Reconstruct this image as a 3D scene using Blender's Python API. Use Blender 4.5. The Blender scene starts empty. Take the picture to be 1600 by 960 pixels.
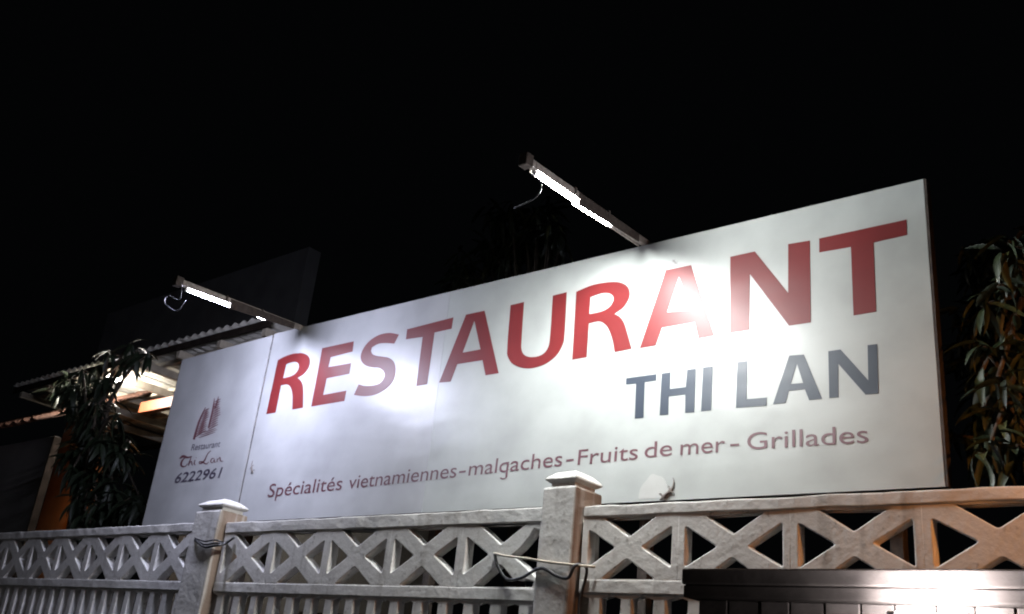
import bpy, bmesh, math, random
from mathutils import Vector, Matrix, noise

random.seed(7)
sc = bpy.context.scene
COL = sc.collection

# ------------------------------------------------------------------ camera
EYE = 1.55
FPX = 1475.0
AX = Vector((0.76332693, -0.17073872, -0.62304116))    # wall direction seen in the camera (right, down, forward)
AY = Vector((0.63807149, 0.35001780, 0.68582236))      # away from the street
AZ = Vector((0.10097907, -0.92105148, 0.37612152))     # up
cam_d = bpy.data.cameras.new('camera')
cam = bpy.data.objects.new('camera', cam_d)
COL.objects.link(cam)
cam_d.sensor_width = 36.0
cam_d.lens = 36.0 * FPX / 1600.0
cam_d.clip_end = 500
cam_d.clip_start = 0.05
R = Matrix(((AX.x, -AX.y, -AX.z), (AY.x, -AY.y, -AY.z), (AZ.x, -AZ.y, -AZ.z)))
cam.matrix_world = Matrix.Translation((0, 0, EYE)) @ R.to_4x4()
sc.camera = cam

# ------------------------------------------------------------------ night sky, exposure
w = bpy.data.worlds.new('World')
sc.world = w
w.use_nodes = True
bg = w.node_tree.nodes['Background']
bg.inputs[0].default_value = (0.75, 0.85, 1.0, 1)
bg.inputs[1].default_value = 0.0012
sc.view_settings.view_transform = 'Standard'
sc.view_settings.look = 'None'
sc.view_settings.gamma = 1
sc.view_settings.exposure = 0.0
sc.view_settings.use_curve_mapping = False
sc.cycles.use_denoising = True
sc.cycles.max_bounces = 6
sc.cycles.sample_clamp_indirect = 4.0
sc.cycles.sample_clamp_direct = 120.0
sc.cycles.pixel_filter_type = 'BLACKMAN_HARRIS'
sc.cycles.filter_width = 2.0      # a soft phone lens
TUBE_LEFT = ((0.74, 0.77, 1.0), 1350.0)
TUBE_RIGHT = ((0.97, 1.0, 0.99), 1800.0)
GATE_LIGHT = ((0.84, 0.90, 1.0), 4600.0)
SODIUM = ((1.0, 0.36, 0.08), 820.0)
STREET = ((1.0, 0.95, 0.88), 170.0)
VERANDA = ((1.0, 0.95, 0.86), 800.0)
PORCH = ((1.0, 0.42, 0.12), 60.0)

# ------------------------------------------------------------------ pixel -> place
def ray(u, v):
    c = Vector((u - 800, v - 480, FPX))
    return Vector((AX.dot(c), AY.dot(c), AZ.dot(c)))
def at(u, v, Y):
    r = ray(u, v)
    return Vector((0, 0, EYE)) + r * (Y / r.y)
def at_x(u, v, X):
    r = ray(u, v)
    return Vector((0, 0, EYE)) + r * (X / r.x)
SIGN_Y, SIGN_Z, LEAN = 4.10, 2.52, -0.03     # the sign leans a little back from the street
SN = Vector((0, -1, -LEAN)).normalized()    # normal of its face
SU = Vector((0, -LEAN, 1)).normalized()     # up along its face
def on_sign(u, v):
    r = ray(u, v)
    # Y = SIGN_Y - LEAN*(z - SIGN_Z)
    t = (SIGN_Y + LEAN * (SIGN_Z - EYE)) / (r.y + LEAN * r.z)
    p = Vector((0, 0, EYE)) + r * t
    return p.x, (p.z - SIGN_Z) / SU.z        # (along, up along the face)
def sign_point(s, h, off=0.0):
    return Vector((s, SIGN_Y, SIGN_Z)) + SU * h + SN * off

# ------------------------------------------------------------------ materials
def new_mat(name):
    m = bpy.data.materials.new(name)
    m.use_nodes = True
    return m, m.node_tree, m.node_tree.nodes['Principled BSDF']
def plain(name, col, rough=0.6, metal=0.0, var=0.25, scale=6.0, bump=0.15, bscale=40.0, spec=0.5):
    m, nt, b = new_mat(name)
    tc = nt.nodes.new('ShaderNodeTexCoord')
    n = nt.nodes.new('ShaderNodeTexNoise'); n.inputs['Scale'].default_value = scale; n.inputs['Detail'].default_value = 6
    nt.links.new(tc.outputs['Object'], n.inputs['Vector'])
    r = nt.nodes.new('ShaderNodeValToRGB')
    r.color_ramp.elements[0].position = 0.3; r.color_ramp.elements[1].position = 0.7
    r.color_ramp.elements[0].color = tuple(c * (1 - var) for c in col) + (1,)
    r.color_ramp.elements[1].color = tuple(min(1, c * (1 + var * 0.5)) for c in col) + (1,)
    nt.links.new(n.outputs['Fac'], r.inputs['Fac'])
    nt.links.new(r.outputs['Color'], b.inputs['Base Color'])
    b.inputs['Roughness'].default_value = rough
    b.inputs['Metallic'].default_value = metal
    b.inputs['Specular IOR Level'].default_value = spec
    if bump:
        n2 = nt.nodes.new('ShaderNodeTexNoise'); n2.inputs['Scale'].default_value = bscale; n2.inputs['Detail'].default_value = 5
        nt.links.new(tc.outputs['Object'], n2.inputs['Vector'])
        bp = nt.nodes.new('ShaderNodeBump'); bp.inputs['Strength'].default_value = bump; bp.inputs['Distance'].default_value = 0.01
        nt.links.new(n2.outputs['Fac'], bp.inputs['Height'])
        nt.links.new(bp.outputs['Normal'], b.inputs['Normal'])
    return m
def emit(name, col, strength):
    m, nt, b = new_mat(name)
    b.inputs['Base Color'].default_value = (0.8, 0.8, 0.8, 1)
    b.inputs['Emission Color'].default_value = tuple(col) + (1,)
    b.inputs['Emission Strength'].default_value = strength
    return m
def masonry(name, col, dirt=(0.16, 0.13, 0.10), amount=0.45, edge=False):
    """old white-washed concrete: blotches, rain streaks, grime spots, chipped relief"""
    m, nt, b = new_mat(name)
    L = nt.links.new
    tc = nt.nodes.new('ShaderNodeTexCoord')
    geo = nt.nodes.new('ShaderNodeNewGeometry')
    def nz(scale, vec, det=6):
        n = nt.nodes.new('ShaderNodeTexNoise'); n.inputs['Scale'].default_value = scale; n.inputs['Detail'].default_value = det
        L(vec, n.inputs['Vector']); return n
    n1 = nz(2.6, geo.outputs['Position'])
    mp = nt.nodes.new('ShaderNodeMapping'); mp.inputs['Scale'].default_value = (16, 16, 1.6)
    L(geo.outputs['Position'], mp.inputs['Vector'])
    n2 = nz(1.0, mp.outputs['Vector'])
    n3 = nz(34, geo.outputs['Position'], 8)
    def ramp(src, a, c):
        r = nt.nodes.new('ShaderNodeMapRange'); r.inputs['From Min'].default_value = a; r.inputs['From Max'].default_value = c
        L(src, r.inputs['Value']); return r.outputs['Result']
    def mixc(fac, A, B):
        x = nt.nodes.new('ShaderNodeMix'); x.data_type = 'RGBA'
        L(fac, x.inputs['Factor'])
        if isinstance(A, tuple): x.inputs['A'].default_value = A
        else: L(A, x.inputs['A'])
        if isinstance(B, tuple): x.inputs['B'].default_value = B
        else: L(B, x.inputs['B'])
        return x.outputs['Result']
    def scale(src, k):
        q = nt.nodes.new('ShaderNodeMath'); q.operation = 'MULTIPLY'; L(src, q.inputs[0]); q.inputs[1].default_value = k
        return q.outputs[0]
    c0 = mixc(ramp(n1.outputs['Fac'], 0.35, 0.7), tuple(c * 0.78 for c in col) + (1,), tuple(col) + (1,))
    c1 = mixc(scale(ramp(n2.outputs['Fac'], 0.56, 0.78), amount), c0, dirt + (1,))
    c2 = mixc(scale(ramp(n3.outputs['Fac'], 0.62, 0.72), amount * 0.9), c1, tuple(d * 0.6 for d in dirt) + (1,))
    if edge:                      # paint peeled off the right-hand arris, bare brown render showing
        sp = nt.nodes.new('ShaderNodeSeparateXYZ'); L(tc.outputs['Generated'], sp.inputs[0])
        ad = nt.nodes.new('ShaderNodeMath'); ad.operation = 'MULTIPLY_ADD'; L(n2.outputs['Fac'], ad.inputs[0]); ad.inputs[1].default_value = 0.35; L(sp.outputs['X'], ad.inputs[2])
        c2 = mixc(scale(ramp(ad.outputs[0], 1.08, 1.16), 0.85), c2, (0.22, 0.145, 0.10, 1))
    L(c2, b.inputs['Base Color'])
    b.inputs['Roughness'].default_value = 0.85
    b.inputs['Specular IOR Level'].default_value = 0.25
    bp = nt.nodes.new('ShaderNodeBump'); bp.inputs['Strength'].default_value = 0.55; bp.inputs['Distance'].default_value = 0.006
    L(n3.outputs['Fac'], bp.inputs['Height'])
    L(bp.outputs['Normal'], b.inputs['Normal'])
    return m
def sign_paint(name, col, rough=0.39, ripple=1.0, var=0.09, spec=0.80):
    """gloss sign enamel brushed on a slightly rippled sheet"""
    m, nt, b = new_mat(name)
    L = nt.links.new
    geo = nt.nodes.new('ShaderNodeNewGeometry')
    mp = nt.nodes.new('ShaderNodeMapping'); mp.inputs['Scale'].default_value = (2.2, 1, 6.0)
    L(geo.outputs['Position'], mp.inputs['Vector'])
    n1 = nt.nodes.new('ShaderNodeTexNoise'); n1.inputs['Scale'].default_value = 1.2; n1.inputs['Detail'].default_value = 1.2
    L(mp.outputs['Vector'], n1.inputs['Vector'])
    n2 = nt.nodes.new('ShaderNodeTexNoise'); n2.inputs['Scale'].default_value = 60; n2.inputs['Detail'].default_value = 6
    L(geo.outputs['Position'], n2.inputs['Vector'])
    n3 = nt.nodes.new('ShaderNodeTexNoise'); n3.inputs['Scale'].default_value = 3.0; n3.inputs['Detail'].default_value = 8
    L(geo.outputs['Position'], n3.inputs['Vector'])
    r = nt.nodes.new('ShaderNodeValToRGB')
    r.color_ramp.elements[0].position = 0.32; r.color_ramp.elements[1].position = 0.62
    r.color_ramp.elements[0].color = tuple(c * (1 - 2.2 * var) for c in col) + (1,)
    r.color_ramp.elements[1].color = tuple(col) + (1,)
    L(n3.outputs['Fac'], r.inputs['Fac'])
    L(r.outputs['Color'], b.inputs['Base Color'])
    b.inputs['Roughness'].default_value = rough
    b.inputs['Specular IOR Level'].default_value = spec
    b1 = nt.nodes.new('ShaderNodeBump'); b1.inputs['Strength'].default_value = 0.32 * ripple; b1.inputs['Distance'].default_value = 0.012
    L(n1.outputs['Fac'], b1.inputs['Height'])
    b2 = nt.nodes.new('ShaderNodeBump'); b2.inputs['Strength'].default_value = 0.05 * ripple; b2.inputs['Distance'].default_value = 0.004
    L(n2.outputs['Fac'], b2.inputs['Height'])
    L(b1.outputs['Normal'], b2.inputs['Normal'])
    L(b2.outputs['Normal'], b.inputs['Normal'])
    return m

M = {
 'concrete': masonry('whitewashed_concrete', (0.80, 0.78, 0.75)),
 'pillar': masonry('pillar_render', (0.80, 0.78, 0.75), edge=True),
 'concrete_cap': masonry('cap_concrete', (0.58, 0.565, 0.535), amount=0.3),
 'sign_white': sign_paint('sign_white', (0.365, 0.37, 0.375)),
 'sign_white2': sign_paint('sign_white_second_sheet', (0.355, 0.37, 0.36)),
 'red': sign_paint('sign_red', (0.145, 0.017, 0.018), 0.45, spec=0.34),
 'navy': sign_paint('sign_navy', (0.034, 0.044, 0.064), 0.44, spec=0.50),
 'maroon': sign_paint('sign_maroon', (0.11, 0.038, 0.05), 0.48),
 'ink': sign_paint('sign_ink', (0.055, 0.045, 0.07), 0.4),
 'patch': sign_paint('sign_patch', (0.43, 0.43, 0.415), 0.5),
 'steel': plain('grey_steel', (0.10, 0.10, 0.10), 0.55, 0.6),
 'rust': plain('rusty_frame', (0.055, 0.042, 0.035), 0.75, 0.2, 0.5, 30),
 'batten': plain('weathered_batten', (0.34, 0.30, 0.27), 0.55, 0.1, 0.45, 22, 0.2),
 'white_plastic': plain('white_plastic', (0.7, 0.69, 0.66), 0.4, 0, 0.15),
 'cable_dark': plain('dark_cable', (0.03, 0.03, 0.032), 0.5, 0, 0.2),
 'cable_pale': plain('pale_cable', (0.45, 0.40, 0.32), 0.6, 0, 0.2),
 'gecko': plain('gecko_skin', (0.16, 0.135, 0.12), 0.6, 0, 0.5, 160, 0.3, 300),
 'gecko_pale': plain('pale_gecko_skin', (0.30, 0.28, 0.28), 0.6, 0, 0.5, 160, 0.3, 300),
 'dark_wood': plain('dark_wood', (0.027, 0.021, 0.018), 1.0, 0, 0.4, 9, 0.12, 60, 0.0),
 'ground': plain('asphalt', (0.05, 0.05, 0.05), 0.9, 0, 0.3, 2, 0.6, 90),
 'wall_grey': masonry('grey_render', (0.17, 0.16, 0.15), amount=0.6),
 'wall_upper': masonry('upper_render', (0.17, 0.17, 0.17), amount=0.4),
 'wall_orange': masonry('ochre_render', (0.42, 0.20, 0.09), amount=0.5),
 'roof_sheet': plain('roof_sheet', (0.48, 0.46, 0.41), 0.55, 0.0, 0.3, 5, 0.1),
 'rafter': plain('rafter_wood', (0.40, 0.35, 0.28), 0.7, 0, 0.3, 8, 0.2),
 'orange_beam': plain('orange_beam', (0.22, 0.06, 0.022), 0.5, 0, 0.3, 8),
 'tile': plain('clay_tile', (0.12, 0.055, 0.035), 0.8, 0, 0.5, 14, 0.4),
 'bark': plain('bark', (0.07, 0.055, 0.04), 0.9, 0, 0.5, 20, 0.8, 40),
 'leaf': plain('leaf', (0.024, 0.037, 0.014), 0.5, 0, 0.45, 5, 0.1, 60),
 'leaf_b': plain('leaf_yellowish', (0.07, 0.075, 0.025), 0.38, 0, 0.45, 5, 0.1, 60),
 'leaf_c': plain('leaf_dark', (0.013, 0.021, 0.010), 0.5, 0, 0.45, 5, 0.1, 60),
 'tube_left': emit('tube_cool', *TUBE_LEFT),
 'tube_right': emit('tube_neutral', *TUBE_RIGHT),
 'gate_light': emit('frosted_diffuser', *GATE_LIGHT),
 'sodium': emit('sodium_bulb', *SODIUM),
 'street_light': emit('street_panel', *STREET),
 'veranda_light': emit('veranda_bulb', *VERANDA),
 'porch_light': emit('porch_bulb', *PORCH),
 'lamp_metal': plain('lamp_metal', (0.06, 0.06, 0.06), 0.5, 0.5),
}

# ------------------------------------------------------------------ mesh helpers
def tag(o, label=None, cat=None, group=None, kind=None):
    if label: o['label'] = label
    if cat: o['category'] = cat
    if group: o['group'] = group
    if kind: o['kind'] = kind
    return o
def thing(name, loc, label, cat, group=None):
    o = bpy.data.objects.new(name, None)
    o.empty_display_size = 0.1
    o.location = loc
    COL.objects.link(o)
    return tag(o, label, cat, group)
def wloc(p):
    v = Vector((0, 0, 0))
    while p is not None:
        v = v + p.location; p = p.parent
    return v
def put(name, me, mat, parent=None, origin=None, smooth=False):
    """mesh with world coordinates -> object whose origin is `origin` (default: middle of its base)"""
    if origin is None:
        xs = [v.co for v in me.vertices]
        origin = Vector(((min(c.x for c in xs) + max(c.x for c in xs)) / 2, (min(c.y for c in xs) + max(c.y for c in xs)) / 2, min(c.z for c in xs)))
    origin = Vector(origin)
    me.transform(Matrix.Translation(-origin))
    if mat: me.materials.append(M[mat] if isinstance(mat, str) else mat)
    if smooth:
        for p in me.polygons: p.use_smooth = True
    o = bpy.data.objects.new(name, me)
    COL.objects.link(o)
    if parent is not None:
        o.parent = parent
        o.location = origin - wloc(parent)
    else:
        o.location = origin
    return o
def from_bm(bm, name='m'):
    me = bpy.data.meshes.new(name)
    bmesh.ops.recalc_face_normals(bm, faces=bm.faces)
    bm.to_mesh(me); bm.free()
    return me
def bm_box(bm, lo, hi, bev=0.0, seg=1):
    r = bmesh.ops.create_cube(bm, size=1)
    vs = r['verts']
    for v in vs:
        v.co = Vector([lo[i] + (v.co[i] + 0.5) * (hi[i] - lo[i]) for i in range(3)])
    if bev:
        es = list({e for v in vs for e in v.link_edges})
        bmesh.ops.bevel(bm, geom=es, offset=bev, segments=seg, profile=0.5, affect='EDGES')
    return bm
def box(name, lo, hi, mat, parent=None, bev=0.004, seg=1):
    bm = bmesh.new(); bm_box(bm, lo, hi, bev, seg)
    return put(name, from_bm(bm, name), mat, parent)
def rough_box(name, lo, hi, mat, parent, cut, amp, bev=0.006, fr=14.0):
    """box with the long edge cut up and knocked about, as hand-plastered concrete is"""
    bm = bmesh.new(); bm_box(bm, lo, hi)
    d = [hi[i] - lo[i] for i in range(3)]
    for ax in range(3):
        k = int(d[ax] / cut)
        for j in range(1, k + 1):
            t = lo[ax] + d[ax] * j / (k + 1)
            nrm = Vector((0, 0, 0)); nrm[ax] = 1
            co = Vector((0, 0, 0)); co[ax] = t
            bmesh.ops.bisect_plane(bm, geom=list(bm.verts) + list(bm.edges) + list(bm.faces), plane_co=co, plane_no=nrm)
    sharp = [e for e in bm.edges if len(e.link_faces) == 2 and e.calc_face_angle(0) > 1]
    if bev: bmesh.ops.bevel(bm, geom=sharp, offset=bev, segments=2, profile=0.6, affect='EDGES')
    for v in bm.verts:
        n = noise.noise_vector(v.co * fr)
        v.co += n * amp
        q = noise.noise(v.co * 5.3 + Vector((3, 1, 7)))
        v.co.z += q * amp * 0.8
    return put(name, from_bm(bm, name), mat, parent)
def frames(path):
    out = []
    up = Vector((0.13, 0.21, 0.97)).normalized()
    for i, p in enumerate(path):
        t = (path[min(i + 1, len(path) - 1)] - path[max(i - 1, 0)]).normalized()
        a = t.cross(up)
        if a.length < 1e-3: a = t.cross(Vector((1, 0, 0)))
        a.normalize(); b = a.cross(t).normalized()
        up = b
        out.append((a, b))
    return out
def tube_mesh(path, rad, sides=8, name='tube'):
    path = [Vector(p) for p in path]
    rads = rad if isinstance(rad, (list, tuple)) else [rad] * len(path)
    bm = bmesh.new(); rings = []
    for p, (a, b), r in zip(path, frames(path), rads):
        rings.append([bm.verts.new(p + (a * math.cos(2 * math.pi * k / sides) + b * math.sin(2 * math.pi * k / sides)) * r) for k in range(sides)])
    for r0, r1 in zip(rings, rings[1:]):
        for k in range(sides):
            bm.faces.new((r0[k], r0[(k + 1) % sides], r1[(k + 1) % sides], r1[k]))
    bm.faces.new(rings[0][::-1]); bm.faces.new(rings[-1])
    return from_bm(bm, name)
def spline(pts, n=6):
    pts = [Vector(p) for p in pts]
    P = [pts[0] * 2 - pts[1]] + pts + [pts[-1] * 2 - pts[-2]]
    out = []
    for i in range(1, len(P) - 2):
        for j in range(n):
            t = j / n
            a, b, c, d = P[i - 1], P[i], P[i + 1], P[i + 2]
            out.append(0.5 * ((2 * b) + (c - a) * t + (2 * a - 5 * b + 4 * c - d) * t * t + (3 * b - a - 3 * c + d) * t ** 3))
    out.append(pts[-1])
    return out
def smooth_outline(pts, limit=42, n=5):
    """round the runs of a traced outline and keep its corners"""
    pts = [Vector(p).to_2d() for p in pts]
    N = len(pts)
    corner = []
    for i in range(N):
        a, b, c = pts[i - 1], pts[i], pts[(i + 1) % N]
        ang = math.degrees((b - a).angle(c - b)) if (b - a).length > 1e-9 and (c - b).length > 1e-9 else 0
        corner.append(ang > limit)
    out = []
    for i in range(N):
        b, c = pts[i], pts[(i + 1) % N]
        a = pts[i - 1] if not corner[i] else b - (c - b) * 1.0
        d = pts[(i + 2) % N] if not corner[(i + 1) % N] else c + (c - b) * 1.0
        if corner[i] and corner[(i + 1) % N]:
            out.append(b); continue
        # centripetal-ish: damp tangents to the segment length
        L = (c - b).length
        m1 = (c - a); m1 = m1.normalized() * L if m1.length > 0 else c - b
        m2 = (d - b); m2 = m2.normalized() * L if m2.length > 0 else c - b
        for j in range(n):
            t = j / n
            h00 = 2*t**3 - 3*t**2 + 1; h10 = t**3 - 2*t**2 + t; h01 = -2*t**3 + 3*t**2; h11 = t**3 - t**2
            out.append(b * h00 + m1 * h10 + c * h01 + m2 * h11)
    return out
def plate_mesh(loops, half, frame, bevel=0.0, name='plate', bres=1):
    """flat plate with holes: loops in 2-D, thickness 2*half, placed by the 4x4 `frame`"""
    cu = bpy.data.curves.new(name, 'CURVE')
    cu.dimensions = '2D'; cu.fill_mode = 'BOTH'; cu.extrude = max(half - bevel, 0.0001)
    cu.bevel_depth = bevel; cu.bevel_resolution = bres
    cu.offset = -bevel
    for lp in loops:
        s = cu.splines.new('POLY'); s.points.add(len(lp) - 1)
        for p, q in zip(s.points, lp): p.co = (q[0], q[1], 0, 1)
        s.use_cyclic_u = True
    o = bpy.data.objects.new('tmp', cu); COL.objects.link(o)
    dg = bpy.context.evaluated_depsgraph_get()
    me = bpy.data.meshes.new_from_object(o.evaluated_get(dg))
    bpy.data.objects.remove(o); bpy.data.curves.remove(cu)
    me.name = name
    me.materials.clear()
    me.transform(frame)
    return me
def text_mesh(s, weight=0.0, shear=0.0, name='text'):
    cu = bpy.data.curves.new(name, 'FONT')
    cu.body = s; cu.offset = weight; cu.shear = shear; cu.resolution_u = 6; cu.extrude = 0.0
    o = bpy.data.objects.new('tmp', cu); COL.objects.link(o)
    dg = bpy.context.evaluated_depsgraph_get()
    me = bpy.data.meshes.new_from_object(o.evaluated_get(dg))
    bpy.data.objects.remove(o); bpy.data.curves.remove(cu)
    me.materials.clear()
    return me
def sign_frame(off):
    o = sign_point(0, 0, off)
    return Matrix(((1, SU.x, SN.x, o.x), (0, SU.y, SN.y, o.y), (0, SU.z, SN.z, o.z), (0, 0, 0, 1)))

# ================================================================== ground
bm = bmesh.new()
bmesh.ops.create_grid(bm, x_segments=2, y_segments=2, size=150)
tag(put('ground', from_bm(bm, 'ground'), 'ground', None, (0, 0, 0)), kind='structure')

# ================================================================== boundary fence
FY = 3.60                # front of the lattice
FD = 0.062               # its thickness
fence = thing('boundary_fence', (-4.3, FY + FD / 2, 0), 'old whitewashed concrete fence with crossed lattice blocks below the sign', 'fence')

def rounded_poly(pts, r, n=3):
    out = []
    N = len(pts)
    for i in range(N):
        a, b, c = Vector(pts[i - 1]), Vector(pts[i]), Vector(pts[(i + 1) % N])
        u, v = (a - b).normalized(), (c - b).normalized()
        p0, p1 = b + u * r, b + v * r
        for j in range(n + 1):
            t = j / n
            out.append((1 - t) ** 2 * p0 + 2 * t * (1 - t) * b + t * t * p1)
    return out
def lattice_mesh(m, h, seed, broken=False):
    rnd = random.Random(seed)
    e = 0.001; up = 0.034
    W = m - 2 * up; H = h
    j = lambda: rnd.uniform(-0.004, 0.004)
    g = 0.0035
    outer = [(-m / 2 - g, -g), (m / 2 + g, -g), (m / 2 + g, h + g), (-m / 2 - g, h + g)]
    cx, cy = 0, h / 2
    tb, td, sb, sd = 0.65, 0.325, 0.61, 0.34
    top = [(-W * tb / 2 + j(), h - 0.002), (W * tb / 2 + j(), h - 0.002), (j(), h - H * td + j())]
    bot = [(-W * tb / 2 + j(), 0.002), (W * tb / 2 + j(), 0.002), (j(), H * td + j())]
    lef = [(-W / 2, cy - H * sb / 2 + j()), (-W / 2, cy + H * sb / 2 + j()), (-W / 2 + W * sd + j(), cy + j())]
    rig = [(W / 2, cy - H * sb / 2 + j()), (W / 2, cy + H * sb / 2 + j()), (W / 2 - W * sd + j(), cy + j())]
    loops = [outer] + [rounded_poly(t, 0.012) for t in (top, bot, lef, rig)]
    if broken:      # corner knocked out beside the pillar
        jag = [(W / 2 + 0.012, cy - H * 0.36), (W / 2 + 0.022, cy - H * 0.02), (W / 2 + 0.010, cy + H * 0.37), (W / 2 - 0.035, cy + H * 0.41), (W / 2 - 0.055, cy + H * 0.29), (W / 2 - W * 0.24, cy + H * 0.10), (W / 2 - W * 0.34, cy), (W / 2 - W * 0.15, cy - H * 0.17), (W / 2 - 0.02, cy - H * 0.29)]
        low = [(-W * tb / 2, 0.002), (W * 0.47, 0.004), (W * 0.49, H * 0.10), (W * 0.37, H * 0.13), (W * 0.22, H * 0.12), (0.012, H * 0.35), (-0.010, H * 0.34)]
        loops = [outer] + [rounded_poly(t, 0.012) for t in (top, lef)] + [rounded_poly(jag, 0.006, 2), rounded_poly(low, 0.008, 2)]
    fr = Matrix(((1, 0, 0, 0), (0, 0, 1, 0), (0, 1, 0, 0), (0, 0, 0, 1)))
    return plate_mesh(loops, FD / 2, fr, 0.005, 'lattice_block')
def baluster_mesh(top, bottom, pitch, wtop):
    h = top - bottom
    half = pitch / 2 - 0.0008
    prof = [(half, h), (half, h - 0.004), (wtop / 2 + 0.007, h - 0.009), (wtop / 2, h - 0.022), (wtop / 2 + 0.004, h - 0.17),
            (wtop / 2 + 0.016, h - 0.30), (wtop / 2 + 0.010, h * 0.4), (wtop / 2, 0.05), (half * 0.97, 0.012), (half, 0)]
    lp = [Vector(p) for p in prof] + [Vector((-p[0], p[1])) for p in reversed(prof)]
    fr = Matrix(((1, 0, 0, 0), (0, 0, 1, 0), (0, 1, 0, 0), (0, 0, 0, 1)))
    return plate_mesh([lp], FD / 2 - 0.003, fr, 0.006, 'baluster', 2)
def share(name, me, mat, parent, loc, sx=1):
    o = bpy.data.objects.new(name, me); COL.objects.link(o)
    if not me.materials: me.materials.append(M[mat])
    o.parent = parent; o.location = Vector(loc) - wloc(parent); o.scale = (sx, 1, 1)
    return o
# bay: x0, x1, modules, opening bottom, opening top, coping top
BAYS = [(-9.43, -5.93, 7, 2.018, 2.345, 2.408), (-5.60, -2.90, 5, 2.016, 2.325, 2.398), (-2.67, 0.39, 6, 2.060, 2.340, 2.392)]
for bi, (x0, x1, n, ob, ot, ct) in enumerate(BAYS):
    m = (x1 - x0) / n
    rough_box('coping', (x0, FY - 0.006, ot + 0.001), (x1, FY + FD + 0.03, ct), 'concrete', fence, 0.07, 0.0035, 0.007)
    rough_box('rail', (x0, FY - 0.004, ob - 0.062), (x1, FY + FD + 0.004, ob - 0.001), 'concrete', fence, 0.09, 0.002, 0.006)
    kinds = [lattice_mesh(m, ot - ob, 100 * bi + k) for k in range(3)]
    for k in range(n):
        if bi == 1 and k == n - 1:
            o = share('lattice_block', lattice_mesh(m, ot - ob, 777, True), 'concrete', fence, (x0 + m * (k + 0.5), FY + FD / 2, ob)); o['label'] = 'broken block with a corner knocked out beside the middle pillar'
            continue
        share('lattice_block', kinds[k % 3], 'concrete', fence, (x0 + m * (k + 0.5), FY + FD / 2, ob), -1 if k % 2 else 1)
    top = ob - 0.063
    pitch = m / 3
    bme = [baluster_mesh(top, 1.02, pitch, pitch * q) for q in (0.34, 0.36, 0.38)]
    for k in range(n * 3):
        share('baluster', bme[(k * 7 + bi) % 3], 'concrete', fence, (x0 + pitch * (k + 0.5), FY + FD / 2, 1.02))
    rough_box('bottom_rail', (x0, FY - 0.004, 0.95), (x1, FY + FD + 0.004, 1.019), 'concrete', fence, 0.2, 0.002)
    box('base_wall', (x0, FY - 0.03, 0), (x1, FY + FD + 0.03, 0.949), 'concrete', fence)
def pillar(x0, x1, top):
    y0, y1 = FY - 0.06, FY + 0.16
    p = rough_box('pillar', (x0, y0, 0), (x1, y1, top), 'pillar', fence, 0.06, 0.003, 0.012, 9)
    cx, cy = (x0 + x1) / 2, (y0 + y1) / 2
    hx, hy = (x1 - x0) / 2, (y1 - y0) / 2
    rough_box('cap_neck', (cx - hx + 0.028, cy - hy + 0.028, top - 0.004), (cx + hx - 0.028, cy + hy - 0.028, top + 0.026), 'concrete_cap', p, 0.08, 0.003, 0.006)
    bm = bmesh.new()
    z0 = top + 0.024
    lev = [(hx - 0.022, hy - 0.022, z0), (hx - 0.002, hy - 0.002, z0 + 0.012), (hx - 0.006, hy - 0.006, z0 + 0.024), (hx * 0.62, hy * 0.62, z0 + 0.052), (hx * 0.30, hy * 0.30, z0 + 0.066), (hx * 0.10, hy * 0.10, z0 + 0.070)]
    rings = []
    for a, b_, z in lev:
        r = []
        for (sx, sy) in ((-1, -1), (0, -1), (1, -1), (1, 0), (1, 1), (0, 1), (-1, 1), (-1, 0)):
            v = Vector((cx + sx * a, cy + sy * b_, z)); v += noise.noise_vector(v * 17) * 0.006
            r.append(bm.verts.new(v))
        rings.append(r)
    for r0, r1 in zip(rings, rings[1:]):
        for k in range(8): bm.faces.new((r0[k], r0[(k + 1) % 8], r1[(k + 1) % 8], r1[k]))
    bm.faces.new(rings[0][::-1]); bm.faces.new(rings[-1])
    bmesh.ops.bevel(bm, geom=[e for e in bm.edges], offset=0.003, segments=1, affect='EDGES')
    put('cap', from_bm(bm, 'cap'), 'concrete_cap', p)
    return p
pillar(-5.915, -5.615, 2.475)
pillar(-2.885, -2.685, 2.482)
pillar(0.40, 0.62, 2.482)

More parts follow.
